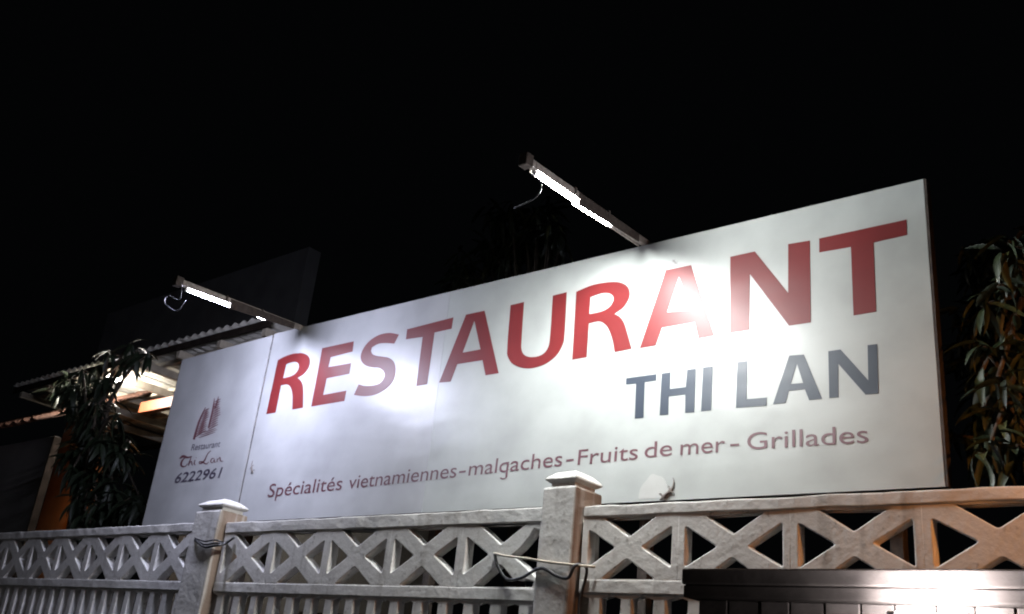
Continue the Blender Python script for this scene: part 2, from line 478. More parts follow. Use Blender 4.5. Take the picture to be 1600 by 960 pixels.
# ================================================================== the sign
sign = thing('restaurant_sign', (-4.4, SIGN_Y + 0.05, 0), 'long white restaurant sign with red lettering behind the fence', 'sign')
def upright(pa, pb):
    """a vertical joint of the sign through two sighted points: position along the sign at height h, and its top"""
    (sa, ha), (sb, hb) = on_sign(*pa), on_sign(*pb)
    return (lambda h: sa + (sb - sa) * (h - ha) / (hb - ha)), ha
E_LEFT, H0 = upright((285, 562.5), (221.7, 822))
E_DIV, H1 = upright((427.5, 522.5), (371.7, 790))
E_SEAM, H2 = upright((704, 456), (660, 793))
E_RIGHT, H3 = upright((1442.3, 280), (1476.5, 759))
H_SIGN = (H1 + H2 + H3) / 3
s_left, s_div, s_seam, s_right = E_LEFT(0.7), E_DIV(0.7), E_SEAM(0.7), E_RIGHT(0.7)
def sheet(ea, eb, da, db, ha, hb, mat):
    """one thin sheet between two joints"""
    bm = bmesh.new()
    nx, nz = 16, 8
    def surf(i, j, off):
        a, b_ = i / nx, j / nz
        h = (ha + (hb - ha) * a) * b_
        return sign_point((ea(h) + da) * (1 - a) + (eb(h) + db) * a, h, off)
    F = [[bm.verts.new(surf(i, j, 0.0)) for j in range(nz + 1)] for i in range(nx + 1)]
    B = [[bm.verts.new(surf(i, j, -0.008)) for j in range(nz + 1)] for i in range(nx + 1)]
    for i in range(nx):
        for j in range(nz):
            bm.faces.new((F[i][j], F[i + 1][j], F[i + 1][j + 1], F[i][j + 1]))
            bm.faces.new((B[i][j], B[i][j + 1], B[i + 1][j + 1], B[i + 1][j]))
    for i in range(nx):
        bm.faces.new((F[i][0], B[i][0], B[i + 1][0], F[i + 1][0])); bm.faces.new((F[i][nz], F[i + 1][nz], B[i + 1][nz], B[i][nz]))
    for j in range(nz):
        bm.faces.new((F[0][j], F[0][j + 1], B[0][j + 1], B[0][j])); bm.faces.new((F[nx][j], B[nx][j], B[nx][j + 1], F[nx][j + 1]))
    return put('sign_panel', from_bm(bm, 'sign_panel'), mat, sign)
p0 = sheet(E_LEFT, E_DIV, 0, -0.012, H0, H1 - 0.008, 'sign_white')
p1 = sheet(E_DIV, E_SEAM, 0.012, -0.0012, H1, H2, 'sign_white')
p2 = sheet(E_SEAM, E_RIGHT, 0.0012, 0, H2, H3, 'sign_white2')
p0['label'] = 'narrow panel with plant emblem and telephone number'
def sign_bar(name, ea, eb, h0, h1, o0, o1, mat):
    fa = ea if callable(ea) else (lambda h: ea)
    fb = eb if callable(eb) else (lambda h: eb)
    bm = bmesh.new()
    v = [bm.verts.new(sign_point(f(h), h, o)) for o in (o0, o1) for (f, h) in ((fa, h0), (fb, h0), (fb, h1), (fa, h1))]
    for f in ((0, 1, 2, 3), (7, 6, 5, 4), (0, 4, 5, 1), (1, 5, 6, 2), (2, 6, 7, 3), (3, 7, 4, 0)): bm.faces.new([v[k] for k in f])
    return put(name, from_bm(bm, name), mat, sign)
def sh(f, d): return lambda h: f(h) + d
# steel frame behind the sheets
HT = min(H0, H1, H2, H3)
sign_bar('frame_rail', E_LEFT, E_RIGHT, 0.01, 0.05, -0.016, -0.06, 'rust')
sign_bar('frame_rail', E_LEFT, E_RIGHT, HT - 0.055, HT - 0.015, -0.016, -0.06, 'rust')
sign_bar('frame_rail', sh(E_LEFT, 0.01), sh(E_RIGHT, -0.01), 0.72, 0.76, -0.020, -0.06, 'rust')
sign_bar('edge_strip', sh(E_RIGHT, 0.001), sh(E_RIGHT, 0.012), 0.0, H3, -0.002, -0.062, 'rust')
sign_bar('edge_strip', sh(E_LEFT, -0.010), sh(E_LEFT, -0.001), 0.0, H0, -0.002, -0.062, 'rust')
sign_bar('divider_strip', sh(E_DIV, -0.0115), sh(E_DIV, 0.0115), 0.0, H1 - 0.008, -0.012, -0.03, 'rust')
for s in (s_left + 0.3, s_div, s_seam, -2.75, s_right - 0.25):
    box('support_post', (s - 0.03, SIGN_Y + 0.135, 0), (s + 0.03, SIGN_Y + 0.195, 3.9), 'rust', sign)
    for h in (2.70, 3.27, 3.80):
        yy = SIGN_Y - LEAN * (h - SIGN_Z) + 0.062
        box('bracket', (s - 0.02, yy, h), (s + 0.02, SIGN_Y + 0.14, h + 0.03), 'rust', sign)
OFF = 0.0012
def letter(loops_px, mat, name='letter', smooth=True):
    loops = []
    for lp in loops_px:
        pts = [on_sign(u, v) for (u, v) in lp]
        loops.append(smooth_outline(pts) if smooth and len(pts) > 12 or len(lp) in (9, 10) and smooth and len(lp) != 10 else [Vector(p) for p in pts])
    me = plate_mesh(loops, 0.0006, sign_frame(OFF), 0.0, name)
    return put(name, me, mat, sign)
def Z(scale, ox, oy, pts): return [(ox + x / scale, oy + y / scale) for x, y in pts]
big = [
 # R
 [Z(8, 400, 540, [(130,860),(275,185),(350,145),(440,112),(530,97),(600,102),(650,130),(675,180),(670,250),(640,310),(590,365),(520,408),(555,435),(580,480),(590,540),(591,650),(588,780),(455,802),(458,700),(455,600),(440,535),(415,500),(380,488),(315,500),(245,840)]),
  Z(8, 400, 540, [(380,235),(440,212),(500,207),(530,225),(540,265),(525,310),(490,355),(430,388),(340,412)])],
 # E
 [Z(8, 400, 540, [(692,765),(830,35),(1224,-50),(1208,78),(935,148),(905,272),(1190,222),(1168,355),(885,412),(840,620),(1132,565),(1105,695)])],
 # S
 [Z(8, 540, 500, [(668,185),(600,170),(540,165),(450,180),(370,215),(290,275),(230,350),(195,430),(192,490),(215,540),(270,580),(350,597),(420,604),(470,635),(490,680),(480,730),(440,785),(380,815),(300,827),(230,825),(165,808),(105,940),(180,952),(260,955),(350,942),(440,905),(530,845),(592,770),(622,680),(625,590),(600,520),(540,475),(470,462),(390,450),(340,430),(318,390),(330,345),(400,305),(480,292),(610,298)])],
 # T
 [[(634.4,530.6),(636.3,515),(708.6,496.3),(705.8,513.9),(679,520),(667.5,600.6),(650.6,603.8),(660.6,526.9)]],
 # A
 [Z(6.4, 680, 460, [(40,885),(310,205),(495,165),(635,790),(505,812),(475,660),(222,700),(155,875)]), Z(6.4, 680, 460, [(393,265),(455,552),(275,585)])],
 # U
 [Z(6.4, 680, 460, [(755,110),(890,78),(862,500),(866,560),(885,600),(920,622),(970,630),(1040,618),(1100,580),(1135,520),(1150,430),(1178,15),(1316.5,-20.5),(1290.2,455.7),(1272,516),(1224,600),(1152,666),(1080,708),(1000,734),(920,742),(840,728),(770,690),(735,640),(720,590)])],
 # R
 [Z(5.335, 860, 400, [(183,868),(217,300),(350,245),(470,222),(550,218),(610,232),(650,265),(663,315),(650,370),(610,430),(535,485),(580,510),(615,560),(640,640),(678,775),(537,803),(520,710),(495,630),(460,575),(410,547),(322,565),(303,845)]),
  Z(5.335, 860, 400, [(335,345),(430,313),(490,313),(525,340),(528,375),(500,420),(450,455),(390,474),(325,487)])],
 # A
 [Z(4.8, 1000, 360, [(0,885),(195,300),(385,262),(558,790),(440,812),(412,690),(165,730),(118,865)]), Z(4.8, 1000, 360, [(293,348),(385,600),(203,615)])],
 # N
 [Z(4.8, 1000, 360, [(678,771),(678,200),(862,160),(1112,470),(1112,105),(1275,78),(1282,692),(1118,717),(825,330),(822,748)])],
 # T
 [Z(4.8, 1240, 320, [(193,360),(192,255),(848,113),(852,228),(600,285),(620,803),(450,832),(430,318)])],
]
curvy = {0, 2, 5, 6}
for i, lps in enumerate(big):
    loops = []
    for lp in lps:
        pts = [on_sign(u, v) for u, v in lp]
        loops.append(smooth_outline(pts) if i in curvy else [Vector(p) for p in pts])
    put('letter', plate_mesh(loops, 0.0006, sign_frame(OFF), 0.0, 'letter'), 'red', sign)
small = [
 [Z(6.4, 960, 520, [(118,520),(120,458),(422,415),(418,480),(305,495),(292,852),(205,862),(218,510)])],
 [Z(6.4, 960, 520, [(453,828),(475,410),(562,397),(555,565),(715,545),(730,372),(815,362),(800,797),(708,803),(710,620),(545,637),(540,820)])],
 [Z(6.4, 960, 520, [(868,788),(888,350),(985,338),(968,778)])],
 [Z(6.154, 1140, 520, [(62,725),(75,285),(172,272),(165,640),(360,625),(357,703)])],
 [Z(6.154, 1140, 520, [(418,690),(575,222),(715,212),(890,637),(765,650),(725,545),(570,562),(540,678)]), Z(6.154, 1140, 520, [(648,300),(708,485),(590,495)])],
 [Z(6.154, 1140, 520, [(960,630),(950,180),(1068,163),(1335,460),(1328,122),(1420,110),(1433,585),(1308,597),(1045,300),(1047,622)])],
]
for lps in small:
    loops = [[Vector(on_sign(u, v)) for u, v in lp] for lp in lps]
    put('letter', plate_mesh(loops, 0.0006, sign_frame(OFF), 0.0, 'letter'), 'navy', sign)
def word(s, a, b, cap, mat, name, weight=0.0, shear=0.0, cap_unit=0.727, hook=None):
    """a word between two points of its base line (pixels), cap height in metres"""
    me = text_mesh(s, weight, shear, name)
    xs = [v.co.x for v in me.vertices]
    x0, x1 = min(xs), max(xs)
    A, B = Vector(on_sign(*a)), Vector(on_sign(*b))
    bm = bmesh.new(); bm.from_mesh(me)
    if hook:                      # tail of a one-storey g under the bowl of a q
        wa = text_mesh(hook, weight, shear); wb = text_mesh(hook + 'q', weight, shear)
        xr = max(v.co.x for v in wb.vertices); yb = min(v.co.y for v in wb.vertices)
        sw = 0.075
        prev = None
        for k in range(9):
            a = math.radians(10 + 150 * k / 8)
            cxk, cyk, ro = xr - 0.175, yb + 0.02, 0.175
            pr = [bm.verts.new((cxk + (ro - d) * math.cos(a), cyk - (ro - d) * 0.72 * math.sin(a), 0)) for d in (0, sw)]
            if prev: bm.faces.new((prev[0], pr[0], pr[1], prev[1]))
            prev = pr
    bm.verts.ensure_lookup_table()
    seen, isl = {}, 0
    for v in bm.verts:
        if v in seen: continue
        stack = [v]; seen[v] = isl
        while stack:
            q = stack.pop()
            for ed in q.link_edges:
                o = ed.other_vert(q)
                if o not in seen: seen[o] = isl; stack.append(o)
        isl += 1
    for v in bm.verts:
        t = (v.co.x - x0) / (x1 - x0)
        p = A.lerp(B, t)
        v.co = sign_point(p.x, p.y + v.co.y * cap / cap_unit, OFF + 0.0006 + 0.0003 * (seen[v] % 3))
    for f in bm.faces:
        f.normal_update()
        if f.normal.dot(SN) < 0: f.normal_flip()
    bm.to_mesh(me); bm.free()
    return put(name, me, mat, sign)
def cap_of(u, v0, v1):
    return on_sign(u, v1)[1] - on_sign(u, v0)[1]
words = [('Spécialités', (418, 777.3), (533.5, 765.6), 22.0), ('vietnamiennes', (544, 764.4), (712.5, 746.2), 23.0), ('-', (716.5, 745.5), (727, 744.3), 24.0),
         ('malgaches', (732, 743.8), (878, 728.4), 24.5), ('-', (884, 727.8), (896, 726.5), 25), ('Fruits', (902.5, 727), (996.5, 718), 25.5),
         ('de', (1007, 716), (1050, 712), 26), ('mer', (1063, 711.5), (1133, 706), 26.5), ('-', (1141, 704.5), (1155, 703.5), 27.5), ('Grillades', (1167.5, 703.2), (1357, 692), 29)]
for s, a, b, hpx in words:
    cap = cap_of((a[0] + b[0]) / 2, (a[1] + b[1]) / 2, (a[1] + b[1]) / 2 - hpx)
    word(s.replace('g', 'q'), a, b, cap, 'maroon', 'tagline_word' if s != '-' else 'tagline_dash', 0.0, hook='mal' if s == 'malgaches' else None)
word('Restaurant', (298.5, 704.6), (343.5, 698.6), cap_of(320, 701, 690.5), 'ink', 'restaurant_word', 0.0)
word('6222961', (272.7, 755.2), (345, 746.3), cap_of(310, 751, 735), 'ink', 'telephone_number', 0.012, 0.12)
def ribbons(name, strokes, mat, parent=None):
    """brush strokes on the sign: each a list of (px, py, width in px of the crop) in the emblem crop"""
    bm = bmesh.new()
    for st in strokes:
        pts = spline([Vector((x, y, wd)) for x, y, wd in st], 5) if len(st) > 2 else [Vector(q) for q in st]
        prev = None
        for i, q in enumerate(pts):
            d = (pts[min(i + 1, len(pts) - 1)] - pts[max(i - 1, 0)]).to_2d()
            d = d.normalized() if d.length else Vector((1, 0))
            nn = Vector((-d.y, d.x)) * max(q.z, 0.6) * 0.5
            pr = []
            for sgn in (-1, 1):
                u, v = q.x + nn.x * sgn, q.y + nn.y * sgn
                s, h = on_sign(260 + u / 5.647, 600 + v / 5.647)
                pr.append(bm.verts.new(sign_point(s, h, OFF + 0.0006)))
            if prev: bm.faces.new((prev[0], prev[1], pr[1], pr[0]))
            prev = pr
    for f in bm.faces:
        f.normal_update()
        if f.normal.dot(SN) < 0: f.normal_flip()
    me = bpy.data.meshes.new(name); bm.to_mesh(me); bm.free()
    return put(name, me, mat, parent or sign)
ribbons('script_word', [
    [(118, 660, 8), (150, 640, 22), (190, 650, 14), (228, 640, 6)],
    [(165, 650, 8), (135, 690, 16), (135, 725, 16), (165, 730, 9), (190, 705, 5)],
    [(222, 640, 5), (205, 690, 11), (196, 722, 9)], [(200, 705, 5), (222, 685, 8), (226, 705, 9), (232, 722, 6)],
    [(255, 672, 8), (247, 705, 9), (258, 718, 5)], [(262, 650, 6), (265, 655, 6)],
    [(395, 590, 6), (365, 620, 8), (335, 680, 13), (300, 705, 9), (290, 690, 7), (320, 690, 12), (352, 708, 9), (375, 690, 5)],
    [(425, 660, 5), (405, 660, 8), (392, 685, 9), (408, 697, 6), (425, 668, 7), (425, 690, 8), (438, 692, 4)],
    [(450, 660, 5), (448, 690, 9)], [(450, 675, 4), (475, 650, 8), (478, 680, 9), (505, 684, 4)]], 'maroon')
rs = random.Random(4)
st = [[(243, 492, 20), (285, 350, 18), (318, 270, 14), (348, 208, 7)], [(372, 392, 15), (400, 280, 16), (418, 190, 13), (425, 128, 6)], [(430, 215, 14), (448, 165, 12), (462, 112, 5)]]
for k in range(11):             # fronds of the lower, left spire
    t = k / 10
    bx, by = 258 + 78 * t, 470 - 225 * t
    ln = (105 - 60 * t) * rs.uniform(0.85, 1.1)
    st.append([(bx, by, 6), (bx + ln * 0.5, by - ln * 0.36, 12), (bx + ln, by - ln * 0.62, 4)])
for k in range(12):             # fronds of the taller, right spire
    t = k / 11
    bx, by = 372 + 60 * t, 405 - 245 * t
    ln = (98 - 50 * t) * rs.uniform(0.8, 1.1)
    st.append([(bx, by, 6), (bx + ln * 0.5, by - ln * 0.30, 11), (min(bx + ln, 488), by - ln * 0.55, 4)])
for (x, y, l_) in ((285, 476, 150), (300, 455, 150), (330, 430, 110)):
    st.append([(x, y, 4), (x + l_ * 0.5, y - l_ * 0.16, 8), (x + l_, y - l_ * 0.34, 3)])
ribbons('plant_emblem', st, 'maroon')
# slightly paler half-round patch near the lower edge
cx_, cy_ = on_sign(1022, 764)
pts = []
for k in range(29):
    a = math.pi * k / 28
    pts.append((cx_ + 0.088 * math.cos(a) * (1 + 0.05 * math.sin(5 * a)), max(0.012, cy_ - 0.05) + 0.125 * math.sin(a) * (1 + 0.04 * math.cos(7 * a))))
put('pale_patch', plate_mesh([[Vector(p) for p in pts]], 0.0004, sign_frame(0.0008), 0, 'pale_patch'), 'patch', sign)

# ================================================================== sign lamps
def sign_lamp(X, end, tube_mat, label, wire, tube_y, open_side=False):
    """batten on an arm that reaches out over the fence from the top of the sign"""
    ztop = sign_point(0, H_SIGN).z
    YT = sign_point(0, H_SIGN).y
    root = Vector((X, YT + 0.10, ztop + 0.012))
    e = Vector(end)
    t = thing('sign_lamp', (X, YT - 0.0, ztop), label, 'lamp', 'tube lamps over the sign')
    def along(y): return root + (e - root) * ((y - root.y) / (e.y - root.y))
    def bar(name, ya, yb, dx0, dx1, dz0, dz1, mat, parent, bev=0.003, dze=None):
        A, B = along(ya), along(yb)
        bm = bmesh.new()
        vs = [bm.verts.new(Vector((P.x + dx, P.y, P.z + dz))) for P, z0 in ((A, dz0), (B, dz0 if dze is None else dze)) for dx, dz in ((dx0, z0), (dx1, z0), (dx1, dz1), (dx0, dz1))]
        for f in ((0, 1, 2, 3), (7, 6, 5, 4), (0, 4, 5, 1), (1, 5, 6, 2), (2, 6, 7, 3), (3, 7, 4, 0)): bm.faces.new([vs[k] for k in f])
        if bev: bmesh.ops.bevel(bm, geom=list(bm.edges), offset=bev, segments=1, affect='EDGES')
        return put(name, from_bm(bm, name), mat, parent)
    b = bar('batten', e.y + 0.03, YT + 0.10, -0.016, 0.016, -0.008, 0.034, 'batten', t)
    bar('mounting_bracket', YT + 0.02, YT + 0.105, -0.03, 0.03, -0.16, -0.009, 'rust', t)
    for sx in (-1, 1):      # sides of the inverted trough that the tube sits in
        if open_side and sx < 0: continue        # one plate is missing
        bar('side_plate', e.y + 0.06, YT - 0.02, 0.0165 if sx > 0 else -0.0205, 0.0205 if sx > 0 else -0.0165, -0.012 if sx > 0 else -0.021, 0.028, 'batten', b, 0.001)
        bar('side_plate', e.y + 0.47, YT - 0.10, 0.021 if sx > 0 else -0.025, 0.025 if sx > 0 else -0.021, -0.050 if sx > 0 else -0.034,  0.024, 'rust', b, 0.001, -0.026 if sx > 0 else -0.015)
    bar('end_plate', e.y - 0.03, e.y + 0.028, -0.026, 0.026, -0.022, 0.044, 'rust', t)
    for y in (e.y + 0.42, e.y + 0.78):
        bar('clip', y, y + 0.016, -0.027, 0.027, -0.006, 0.038, 'rust', b, 0.001)
    y0, y1 = tube_y
    for y in (y0 - 0.022, y1):
        bar('lamp_holder', y, y + 0.022, -0.011, 0.011, -0.033, -0.009, 'white_plastic', t)
    A, B = along(y0), along(y1)
    dz = Vector((0, 0, -0.0215))
    tube = put('tube', tube_mesh([A + dz + (B - A) * k / 4 for k in range(5)], 0.010, 14), tube_mat, t, smooth=True)
    put('cable', tube_mesh(spline(wire, 6), 0.0035, 6), 'cable_dark', t, smooth=True)
    return t
XR, XL = on_sign(1003, 379)[0], on_sign(470, 506)[0]
eR = at(822, 255, 2.90); eL = at(278, 443, 2.90)
wR = [at(u, v, 2.94 + 0.01 * k) for k, (u, v) in enumerate([(835, 270), (846, 290), (838, 308), (822, 317), (804, 325)])]
wL = [at(u, v, 2.94 + 0.01 * k) for k, (u, v) in enumerate([(284, 447), (280, 468), (262, 462), (258, 474), (276, 486), (290, 470)])]
sign_lamp(XR, eR, 'tube_right', 'weathered tube lamp on an arm above the letters R and A', wR, (eR.y + 0.09, eR.y + 0.84))
sign_lamp(XL, eL, 'tube_left', 'weathered tube lamp on an arm near the narrow emblem panel', wL, (eR.y + 0.09, eR.y + 0.84), True)

# ================================================================== geckos on the sign
def gecko(px, scale, ang, bend, mat, label):
    """one skinned body: snout, trunk, four splayed legs, tapering tail; lies on the face of the sign"""
    s0, h0 = on_sign(*px)
    me = bpy.data.meshes.new('gecko')
    V, E_, Rr = [], [], []
    def add(x, y, z, r, link=None):
        V.append((x, y, z)); Rr.append(r)
        if link is not None: E_.append((link, len(V) - 1))
        return len(V) - 1
    pel = add(0, 0, 0.10, 0.10)
    b1 = add(0, 0.22, 0.11, 0.13, pel); b2 = add(0, 0.44, 0.11, 0.12, b1); sh = add(0, 0.58, 0.10, 0.10, b2)
    nk = add(0, 0.68, 0.10, 0.075, sh); hd = add(0, 0.82, 0.10, 0.105, nk); sn = add(0, 0.97, 0.08, 0.045, hd)
    q = pel; x, y, a = 0, 0, -math.pi / 2
    for k in range(8):
        a += bend; x += 0.125 * math.cos(a); y += 0.125 * math.sin(a)
        q = add(x, y, 0.08, 0.07 * (1 - k / 9.0) + 0.012, q)
    for base, yy, d in ((sh, 0.58, 1), (pel, 0.02, -1)):
        for sx in (-1, 1):
            k1 = add(sx * 0.20, yy + 0.10 * d, 0.10, 0.040, base)
            k2 = add(sx * 0.32, yy + (0.02 if d > 0 else -0.18), 0.05, 0.032, k1)
            k3 = add(sx * 0.38, yy + (0.14 if d > 0 else -0.10), 0.03, 0.026, k2)
            for f in (-0.5, 0, 0.5):
                add(sx * (0.38 + 0.07 * math.cos(f)), yy + (0.14 if d > 0 else -0.10) + 0.09 * math.sin(f + 0.5), 0.02, 0.014, k3)
    me.from_pydata(V, E_, [])
    o = bpy.data.objects.new('tmp', me); COL.objects.link(o)
    md = o.modifiers.new('skin', 'SKIN'); md.use_smooth_shade = True
    for i, r in enumerate(Rr):
        me.skin_vertices[0].data[i].radius = (r, r * 0.8)
    me.skin_vertices[0].data[0].use_root = True
    sb = o.modifiers.new('sub', 'SUBSURF'); sb.levels = 1; sb.render_levels = 1
    dg = bpy.context.evaluated_depsgraph_get()
    out = bpy.data.meshes.new_from_object(o.evaluated_get(dg))
    bpy.data.objects.remove(o)
    out.materials.clear()
    ca, sa = math.cos(ang), math.sin(ang)
    zmin = min(v.co.z for v in out.vertices)
    for v in out.vertices:
        X, Y, Zz = v.co
        v.co = sign_point(s0 + scale * (ca * X - sa * Y), h0 + scale * (sa * X + ca * Y), 0.0015 + scale * (Zz - zmin))
    g = put('gecko', out, mat, None, smooth=True)
    return tag(g, label, 'gecko', 'geckos on the sign')
gecko((1048, 768), 0.075, math.radians(128), 0.16, 'gecko', 'dark gecko with a curled tail at the lower edge of the sign')
gecko((394, 731), 0.058, math.radians(215), -0.12, 'gecko', 'small grey gecko beside the strip between the two sign panels')
gecko((1056, 411.5), 0.032, math.radians(40), 0.05, 'gecko_pale', 'tiny pale gecko at the top of the second letter A')

# ================================================================== cables on the fence
def fat(u, v, dy=0.0): return at(u, v, FY - 0.06 - 0.012 + dy)
c = put('cable', tube_mesh(spline([at(772, 865, FY - 0.01), at(790, 869, FY - 0.03), fat(822, 873), fat(860, 879), fat(898, 883), at(930, 886, FY - 0.015)], 6), 0.006, 6), 'cable_pale', None, smooth=True)
tag(c, 'pale cable strung across the middle pillar of the fence', 'cable')
c = put('cable', tube_mesh(spline([at(773, 866, FY - 0.012), at(778, 885, FY - 0.012), at(792, 905, FY - 0.014), at(815, 903, FY - 0.05), at(845, 888, FY - 0.075), at(870, 900, FY - 0.076), at(888, 903, FY - 0.076), at(899, 884, FY - 0.075), at(917, 890, FY - 0.02), at(906, 940, FY - 0.012), at(905, 975, FY - 0.012)], 6), 0.008, 6), 'cable_dark', None, smooth=True)
tag(c, 'thick dark cable sagging round the middle pillar of the fence', 'cable')
for k, (sag, r, lab) in enumerate(((846, 0.0055, 'uppermost dark cable tied round the pillar under the emblem panel'), (851, 0.0065, 'dark cable sagging between two others on the pillar under the emblem panel'), (855, 0.008, 'lowest thick dark cable sagging round the pillar under the emblem panel'))):
    d = 0.004 * k
    c = put('cable', tube_mesh(spline([at(303.5, 838 + k * 2, FY - 0.02), at(307, 842 + 2 * k, FY - 0.068 - d), at(320, sag, FY - 0.074 - d), at(335, sag - 2, FY - 0.074 - d), at(343.5, 846 + 3 * k, FY - 0.070 - d), at(352, 848 + k, FY - 0.03 - d), at(366, 840, FY - 0.012 - d)], 6), r, 6), 'cable_dark', None, smooth=True)
    tag(c, lab, 'cable', 'cables on the pillar under the emblem panel')

# ================================================================== gate canopy and its lamp
gx0 = at(1065, 890, 3.05).x
can = thing('gate_canopy', (-0.5, 3.08, 0), 'dark wooden gate canopy in front of the fence on the right', 'canopy')
zt = at(1200, 888.5, 3.05).z; zb = at(1070, 933, 3.05).z
box('beam', (gx0, 3.05, zb + 0.045), (1.1, 3.23, zt), 'dark_wood', can, 0.006, 2)
box('lower_beam', (gx0 + 0.004, 3.058, zb), (1.1, 3.225, zb + 0.043), 'dark_wood', can, 0.005, 2)
bxs = gx0 + 0.045
k = 0
while bxs < 1.05:
    wdt = 0.115 + 0.01 * math.sin(k * 2.3)
    box('board', (bxs, 3.10 + 0.003 * (k % 2), 1.15), (bxs + wdt - 0.005, 3.122 + 0.003 * (k % 2), zb - 0.002), 'dark_wood', can, 0.003)
    bxs += wdt; k += 1
for xx in (gx0 + 0.06, 0.95):
    box('post', (xx, 3.13, 0), (xx + 0.09, 3.22, zb - 0.002), 'dark_wood', can, 0.004)
lc = at(1452, 967, 2.965)
gl = thing('gate_lamp', (lc.x, 3.05, lc.z - 0.03), 'glaring white lamp just below the dark wooden canopy', 'lamp')
def ellipsoid(name, c_, r_, mat, parent, half=None):
    bm = bmesh.new(); bmesh.ops.create_uvsphere(bm, u_segments=32, v_segments=18, radius=1)
    for v in bm.verts: v.co = Vector((c_[0] + v.co.x * r_[0], c_[1] + v.co.y * r_[1], c_[2] + v.co.z * r_[2]))
    return put(name, from_bm(bm, name), mat, parent, smooth=True)
put('tube', tube_mesh([Vector((lc.x - 0.09 + 0.03 * q, 2.975, lc.z)) for q in range(7)], 0.014, 12), 'gate_light', gl, smooth=True)
for sx in (-1, 1):
    box('lamp_holder', (lc.x + sx * 0.106 - 0.014, 2.957, lc.z - 0.018), (lc.x + sx * 0.106 + 0.014, 2.993, lc.z + 0.018), 'white_plastic', gl, 0.003)
box('back_plate', (lc.x - 0.13, 3.000, lc.z - 0.10), (lc.x + 0.13, 3.02, lc.z - 0.045), 'lamp_metal', gl, 0.003)
for sx in (-1, 1):
    box('bracket', (lc.x + sx * 0.106 - 0.008, 2.965, lc.z - 0.08), (lc.x + sx * 0.106 + 0.008, 3.001, lc.z - 0.016), 'lamp_metal', gl, 0.002)
    box('bracket', (lc.x + sx * 0.08 - 0.01, 3.019, lc.z - 0.09), (lc.x + sx * 0.08 + 0.01, 3.101, lc.z - 0.06), 'lamp_metal', gl, 0.002)

# ================================================================== lantern on the next pillar, just beyond the right edge (orange light on the fence end)
sl = thing('pillar_lantern', (0.46, 3.54, 2.3), 'orange lantern on the fence pillar just right of the view', 'lantern')
put('arm', tube_mesh(spline([(0.46, 3.545, 2.38), (0.42, 3.40, 2.62), (0.30, 3.22, 2.92), (0.16, 3.10, 2.90)], 5), 0.012, 8), 'lamp_metal', sl, smooth=True)
bm = bmesh.new(); bmesh.ops.create_cone(bm, cap_ends=True, segments=24, radius1=0.12, radius2=0.03, depth=0.08)
for v in bm.verts: v.co += Vector((0.14, 3.08, 2.87))
put('lamp_shade', from_bm(bm, 'lamp_shade'), 'lamp_metal', sl)
ellipsoid('bulb', (0.14, 3.08, 2.785), (0.035, 0.035, 0.045), 'sodium', sl)

# street lamp on the pavement behind the viewer; the fence and the house front catch its light
st_l = thing('street_lamp', (-0.6, -6.0, 0), 'tall grey street lamp standing behind the viewer across the road', 'street lamp')
put('pole', tube_mesh([Vector((-0.6, -6.0, z)) for z in (0, 1.5, 3, 4.5, 6.2)], [0.08, 0.07, 0.06, 0.05, 0.045], 12), 'lamp_metal', st_l, smooth=True)
put('arm', tube_mesh(spline([(-0.6, -6.0, 6.15), (-0.6, -5.8, 6.5), (-0.6, -5.3, 6.62), (-0.6, -4.9, 6.62)], 5), 0.03, 8), 'lamp_metal', st_l, smooth=True)
box('lamp_head', (-0.73, -5.0, 6.56), (-0.47, -4.4, 6.66), 'lamp_metal', st_l, 0.02, 2)
ellipsoid('lens', (-0.6, -4.71, 6.555), (0.09, 0.20, 0.07), 'street_light', st_l)

# ================================================================== veranda and house on the left
house = thing('veranda_house', (-10.5, 7.0, 0), 'house with a lit veranda roof behind the left end of the sign', 'house')
RX0, RX1 = -13.6, -7.75
RY0, RY1, RZ0, SL = 5.0, 7.6, 4.70, -0.03
nsh = 7
for k in range(nsh):
    xa = RX0 + (RX1 - RX0) * k / nsh; xb = RX0 + (RX1 - RX0) * (k + 1) / nsh - 0.004
    bm = bmesh.new(); rows = []
    nseg = 44
    for i in range(nseg + 1):
        x = xa + (xb - xa) * i / nseg
        dz = 0.018 * math.sin(2 * math.pi * x / 0.152)
        rows.append([bm.verts.new(Vector((x, y, RZ0 + SL * (y - RY0) + dz + 0.075))) for y in (RY0 - 0.06, RY0 + 1.2, RY1)])
    for r0, r1 in zip(rows, rows[1:]):
        for j in range(2): bm.faces.new((r0[j], r1[j], r1[j + 1], r0[j + 1]))
    me = from_bm(bm, 'roof_sheet')
    o = put('roof_sheet', me, 'roof_sheet', house, smooth=True)
    sm = o.modifiers.new('s', 'SOLIDIFY'); sm.thickness = 0.004; sm.offset = 1
def slope_bar(name, x, w_, y0, y1, zo0, zo1, mat):
    bm = bmesh.new()
    vs = [bm.verts.new(Vector((x + dx, y, RZ0 + SL * (y - RY0) + dz))) for y in (y0, y1) for dx, dz in ((-w_, zo0), (w_, zo0), (w_, zo1), (-w_, zo1))]
    for f in ((0, 1, 2, 3), (7, 6, 5, 4), (0, 4, 5, 1), (1, 5, 6, 2), (2, 6, 7, 3), (3, 7, 4, 0)): bm.faces.new([vs[q] for q in f])
    return put(name, from_bm(bm, name), mat, house)
for x in [RX0 + 0.1 + 0.80 * q for q in range(8)]:
    slope_bar('rafter', x, 0.03, RY0 + 0.03, RY1, -0.09, -0.002, 'rafter')
for y in (RY0 + 0.30, RY0 + 0.95, RY0 + 1.6, RY0 + 2.3):
    zz = RZ0 + SL * (y - RY0)
    box('purlin', (RX0, y - 0.03, zz + 0.001), (RX1, y + 0.03, zz + 0.052), 'rafter', house)
